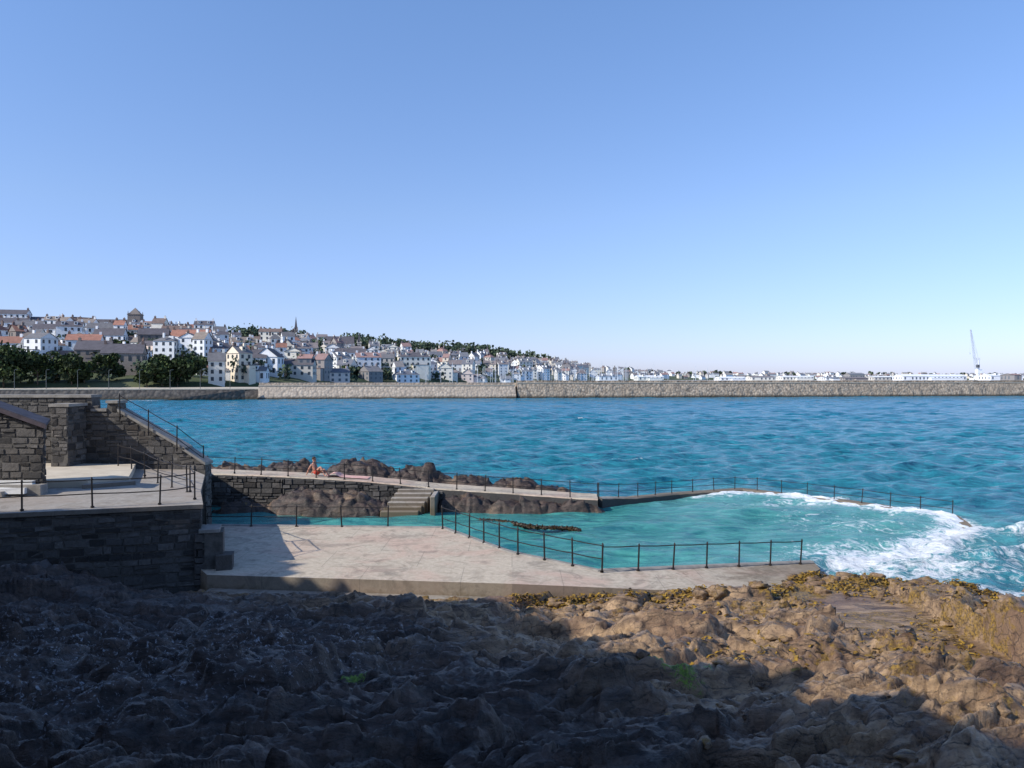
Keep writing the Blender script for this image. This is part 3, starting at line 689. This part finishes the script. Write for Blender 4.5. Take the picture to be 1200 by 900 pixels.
def church(name,px,t,tw,th,sp,wm,pal,nave=True):
    x,y,z=place(px,t);g=Geo();g.box((x,y,z+th/2-3),(tw,tw,th+6),.2,wm)
    g.box((x,y,z+th+.2),(tw+.6,tw+.6,.5),.2,wm)
    b=[];ca,sa=math.cos(.2),math.sin(.2)
    for dx,dy in((-1,-1),(1,-1),(1,1),(-1,1)):
        X_,Y_=dx*tw*.46,dy*tw*.46;b.append((x+X_*ca-Y_*sa,y+X_*sa+Y_*ca,z+th+.45));g.tube(b[-1],(b[-1][0],b[-1][1],b[-1][2]+2.2),.4,5,wm,.05)
    b.append((x,y,z+th+sp));g.add(b,[(0,1,4),(1,2,4),(2,3,4),(3,0,4)],NW+0 if sp>6 else wm)
    for s_ in(-1,1):
        g.box((x+s_*tw*.2,y-tw/2-.1,z+th*.75),(.9,.3,th*.16),.2,WI)
    if nave: house(g,x-14,y-1,z,20,10,8,6,.2,wm,0,2,chim=0)
    g.build(name,pal)
church('church_tower',159,.93,8,17,5,7,PN);church('church_spire',347,.8,2.4,13,11,5,PN,False);church('church_spire',421,.55,3,9,8,3,PN)
# ---------------------------------------------------------------- trees
def green(n,c,k=0): return flat(n,haze_mix(c,k),.35)
GN=[green('foliage_dark',(.018,.032,.012)),green('foliage_mid',(.038,.062,.018)),green('foliage_light',(.075,.105,.03)),flat('bark',(.10,.075,.05))]
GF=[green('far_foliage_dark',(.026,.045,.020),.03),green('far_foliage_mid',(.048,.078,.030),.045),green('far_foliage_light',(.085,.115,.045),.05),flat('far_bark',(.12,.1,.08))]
def tree(g,x,y,z,h,r,n,leaf):
    g.tube((x,y,z-1),(x,y,z+h*.5),.045*h*.5,7,3,.02*h*.5)
    nb=random.randint(7,11);bl=[]
    for k in range(nb):
        a=random.uniform(0,6.28);rr=r*random.uniform(.15,.72);c=Vector((x+rr*math.cos(a),y+rr*math.sin(a),z+h*random.uniform(.30,.86)))
        c.z=min(c.z,z+h*(.95-.25*(rr/r)));bl.append((c,r*random.uniform(.28,.46)));g.tube((x,y,z+h*random.uniform(.2,.4)),c,.012*h,5,3,.004*h)
    for k in range(n):
        c,br=random.choice(bl);v=Vector((random.gauss(0,1),random.gauss(0,1),random.gauss(0,1))).normalized()*br*random.uniform(.55,1.12);v.z*=.8
        p=c+v;a=Vector((random.gauss(0,1),random.gauss(0,1),random.gauss(0,1))).normalized();b=a.orthogonal().normalized();s=leaf*random.uniform(.6,1.3)
        mi=0 if v.z<-.1*br or random.random()<.25 else (2 if random.random()<.35 else 1)
        e=a.cross(b)
        g.add([p+b*s,p+e*s*.8+a*s*.2,p-b*s,p-e*s*.8],[(0,1,2,3)],mi)
for px,t,h,r in[(-22,.0,16,10),(4,.0,15.5,9.5),(24,.015,15,9),(44,.005,14,8.5),(64,.015,13.5,8.5),(84,.005,13,8),(99,.01,10,5),(128,.03,13,7),(172,.0,12,7.5),(190,.0,13,8),(208,.0,12.5,7.5),(220,.01,11,6.5),(262,.2,8,4.5),(85,.62,8,5),(412,.1,7,6),(460,.2,9,7),(60,.25,10,6),(140,.35,9,5),(240,.1,9,5),(20,.3,11,7)]:
    x,y,z=place(px,t+.02);g=Geo();tree(g,x,y,z-1.5,h,r,1500,.6);g.build('broadleaf_tree',GN)
g=Geo()
for k in range(760):
    u=random.random()
    if u<.15: px=random.uniform(276,354);t=random.uniform(.68,1.03)
    elif u<.38: px=random.uniform(398,590);t=random.uniform(.55,1.03)
    elif u<.45: px=random.uniform(588,655);t=random.uniform(.75,1.02)
    elif u<.49: px=random.uniform(650,1200);t=random.uniform(.5,1.)
    elif u<.54: px=random.uniform(-60,260);t=random.uniform(.97,1.05)
    else: px=random.uniform(-150,640);t=random.uniform(.03,.95)
    x,y,z=place(px,t);h=random.uniform(6,12)*(1.0 if u<.6 else .85)
    if 398<px<650 and u<.45: h*=random.uniform(1.0,1.6)
    if u<.15: h*=1.35
    tree(g,x,y,z-1,h,h*.6,80,max(.8,y*.0019))
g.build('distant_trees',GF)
# ---------------------------------------------------------------- breakwater and harbour wall
def rubble(name,l,d,sc,mort):
    m,nt,b=newmat(name,.9,.2);p=pos(nt)
    v=node(nt,'ShaderNodeTexVoronoi',{'Vector':p,'Scale':sc,'Randomness':1.});n=noise(nt,p,.12,8,.65);sep=node(nt,'ShaderNodeSeparateColor',{'Color':v.outputs['Color']}).outputs[0]
    c=mixc(nt,sep,d,l);c=mixc(nt,mth(nt,'MULTIPLY',ramp(nt,v.outputs['Distance'],.45,.8),.7),c,mort);c=mixc(nt,mth(nt,'MULTIPLY',ramp(nt,n,.42,.62),.5),c,d)
    z=node(nt,'ShaderNodeSeparateXYZ',{'Vector':p}).outputs[2]
    c=mixc(nt,ramp(nt,mth(nt,'ADD',z,mth(nt,'MULTIPLY',n,1.)),1.5,.8),c,(.07,.06,.045))
    base(nt,b,c);bump(nt,b,v.outputs['Distance'],.6,-.3);return m
M_rub=rubble('rubble_granite',(.52,.43,.33),(.30,.24,.18),1.3,(.12,.10,.08))
M_rub2=rubble('pitched_granite',(.56,.47,.37),(.40,.33,.26),1.2,(.24,.20,.16))
M_rub3=rubble('harbour_granite',(.17,.15,.13),(.08,.07,.065),.9,(.06,.055,.05))
M_pier=flat('pier_coping',(.50,.44,.35),.12)
def sect_wall(name,p0,p1,prof,mats,mi,n=260,jit=.2):
    L=math.dist(p0,p1);dx,dy=(p1[0]-p0[0])/L,(p1[1]-p0[1])/L;nx,ny=dy,-dx;g=Geo();m=len(prof)
    for i in range(n+1):
        s=L*i/n
        for k,(o,z) in enumerate(prof):
            j=random.uniform(-jit,jit) if mi[min(k,m-2)]==0 else 0
            g.V.append((p0[0]+dx*s+nx*(o+j),p0[1]+dy*s+ny*(o+j),z+j*.25))
    for i in range(n):
        for k in range(m-1): g.F.append([i*m+k,i*m+k+1,(i+1)*m+k+1,(i+1)*m+k][::-1]);g.M.append(mi[k]);g.T.append(.5)
    g.F.append(list(range(m)));g.F.append([n*m+k for k in range(m)][::-1]);g.M+=[mi[0]]*2;g.T+=[.5]*2
    return g.build(name,mats)
pB=(-84,262);pM=(1.6,277);pE=(420,352)
sect_wall('breakwater',pM,pE,[(3.4,-2),(2.2,1.6),(1.6,3.4),(1.0,5.1),(1.15,5.12),(1.15,5.4),(.2,5.4),(.2,6.1),(-.6,6.1),(-.6,5.3),(-9,5.3),(-10,-2)],[M_rub,M_pier],[0,0,0,1,1,1,0,1,0,1,0])
sect_wall('harbour_pier',pB,(pM[0]-.8,pM[1]),[(5,-2),(3.4,1.2),(1.5,4.3),(1.7,4.32),(1.7,4.6),(.3,4.6),(.3,5.45),(-.5,5.45),(-.5,4.5),(-9,4.5),(-10,-2)],[M_rub2,M_pier],[0,0,1,1,1,0,1,0,1,0],40,.05)
sect_wall('harbour_wall',(-420,215),(-83.5,262),[(1.5,-2),(.3,3.2),(.4,3.2),(.4,3.5),(-.5,3.5),(-.5,2.9),(-40,3.6),(-41,-2)],[M_rub3,M_pier],[0,1,1,1,0,1,0],120,.05)
g=Geo()
g.add([(-112,243,-.5),(-106,247,-.5),(-84,258,3.3),(-86,254,3.3),(-86,254,-1),(-112,243,-1),(-106,247,-1),(-84,258,-1)],[(0,3,2,1),(0,5,4,3)],0);g.build('slipway',[M_rub3])
M_lamp=flat('lamp_metal',(.12,.13,.13))
for k in range(10):
    s=k/9;x=-170+s*85;y=250+s*12.5+3;g=Geo()
    g.tube((x,y,3.3),(x,y,9.5),.1,6,0,.06);g.tube((x,y,9.5),(x+1,y-.6,9.8),.05,5);g.box((x+1.1,y-.7,9.75),(.6,.25,.15),.3)
    g.build('street_lamp',[M_lamp])
# ---------------------------------------------------------------- marina yachts
g=Geo()
for k in range(130):
    px=random.triangular(470,850,640);d=random.uniform(360,680);x=(px-600)/FOC*d;y=d
    if y<285+.18*x+15: continue
    L=random.uniform(7,12);a=random.choice([.2,.25,1.75])+random.gauss(0,.05);ca,sa=math.cos(a),math.sin(a)
    def T(p): return (x+p[0]*ca-p[1]*sa,y+p[0]*sa+p[1]*ca,p[2])
    b=L*.15
    g.add([T(p) for p in[(-L/2,-b*.8,0),(L*.2,-b,0),(L/2,0,0),(L*.2,b,0),(-L/2,b*.8,0),(-L/2,-b,1.2),(L*.2,-b*1.1,1.3),(L*.55,0,1.6),(L*.2,b*1.1,1.3),(-L/2,b,1.2)]],[(0,1,6,5),(1,2,7,6),(2,3,8,7),(3,4,9,8),(4,0,5,9),(5,6,7,8,9)],0)
    g.box(T((-.05*L,0,1.6)),(L*.4,b*1.2,.6),a,0)
    H=L*random.uniform(1.05,1.4);m=T((L*.08,0,1));g.tube(m,(m[0],m[1],H+1),.10,5,1,.07)
    g.tube(T((L*.08,0,2.4)),T((-L*.38,0,2.4)),.14,5,2)
    g.tube((m[0]-.8,m[1],H*.62),(m[0]+.8,m[1],H*.62),.03,4,1)
    g.tube((m[0],m[1],H+.9),T((L*.53,0,1.5)),.012,3,1);g.tube((m[0],m[1],H+.9),T((-L*.5,0,1.4)),.012,3,1)
g.build('moored_yachts',[flat('yacht_hull',(.75,.76,.78)),flat('aluminium_mast',(.66,.69,.72)),flat('sail_cover',(.10,.16,.30))])
g=Geo();g.prism([(130,470),(520,560),(560,760),(120,690)],-2,5.2,0);g.build('harbour_quay',[flat('quay_concrete',(.40,.39,.37))])
def shed(name,px0,px1,d,z0,h,rh,wm,rm,win=True,pal=PF):
    x0_=(px0-600)/FOC*d;x1_=(px1-600)/FOC*d;g=Geo();house(g,(x0_+x1_)/2,d,z0,x1_-x0_,14,h,rh,.1,wm,rm,1,chim=0,win=win);g.build(name,pal)
M_light=flat('white_cladding',(.78,.80,.82));PS=list(PF);PS[NW+0]=M_light
for a,b,d,h,rh,wm,rm in[(1050,1128,600,3.2,1.4,1,0),(1152,1192,590,3.6,1.2,1,0),(840,870,580,2.0,.8,1,0),(876,905,600,2.6,.8,2,2),(912,950,640,2.8,.8,2,0),(962,978,600,2.2,.8,0,1),(984,1012,610,1.8,.8,5,2),(1018,1046,620,2.6,.8,3,0),(992,1010,900,8,2,5,1),(1180,1189,560,4.,1.,7,3),(700,722,560,3,1.,0,1),(745,775,600,2.8,1,2,0)]:
    shed('harbour_shed',a,b,d,5.2 if d<700 else 3,h,rh,wm,rm,pal=PS)
cr=bpy.data.objects.new('harbour_crane',None);scene.collection.objects.link(cr)
cxr,cyr=(1146-600)/FOC*600,600
g=Geo();g.box((cxr,cyr,6.2),(9,7,1.4),.2,0);
for dx in(-3.5,3.5):
    for dy in(-2.6,2.6): g.tube((cxr+dx,cyr+dy,5.2),(cxr+dx,cyr+dy,6.2),.7,8,1)
g.tube((cxr,cyr,6.8),(cxr,cyr,21),1.2,10,0,1.0);g.box((cxr+1.2,cyr,12),(5,3.0,3.0),.1,0);g.box((cxr-1.2,cyr-1.9,16),(1.8,1.8,2.2),.1,1);g.box((cxr,cyr,21.6),(2.2,2,1.4),.1,0)
g.build('tower',[M_light,flat('dark_glass',(.08,.09,.11))],parent=cr)
g=Geo();b0=Vector((cxr-1.5,cyr,14));b1=Vector(((1134.5-600)/FOC*600,cyr-3,43.6));n=16
def jp(t,i,j):
    w_=.8*(1-.6*t);return b0.lerp(b1,t)+Vector((i*w_,j*w_,0))
for i,j in((-1,-1),(1,-1),(1,1),(-1,1)): g.tube(jp(0,i,j),jp(1,i,j),.13,4)
for k in range(n):
    for (i,j),(i2,j2) in(((-1,-1),(1,-1)),((1,-1),(1,1)),((1,1),(-1,1)),((-1,1),(-1,-1))): g.tube(jp(k/n,i,j),jp((k+1)/n,i2,j2),.07,4)
for o in(-.5,.5): g.tube((cxr+.3,cyr+o,22.2),(b1.x,b1.y+o,b1.z),.06,4)
g.tube(b1,(b1.x-.6,b1.y,26),.05,4);g.box((b1.x-.6,b1.y,25.6),(.7,.7,1.2))
g.build('jib',[flat('crane_steel',(.55,.60,.66))],parent=cr)
print('objects',len(bpy.data.objects))
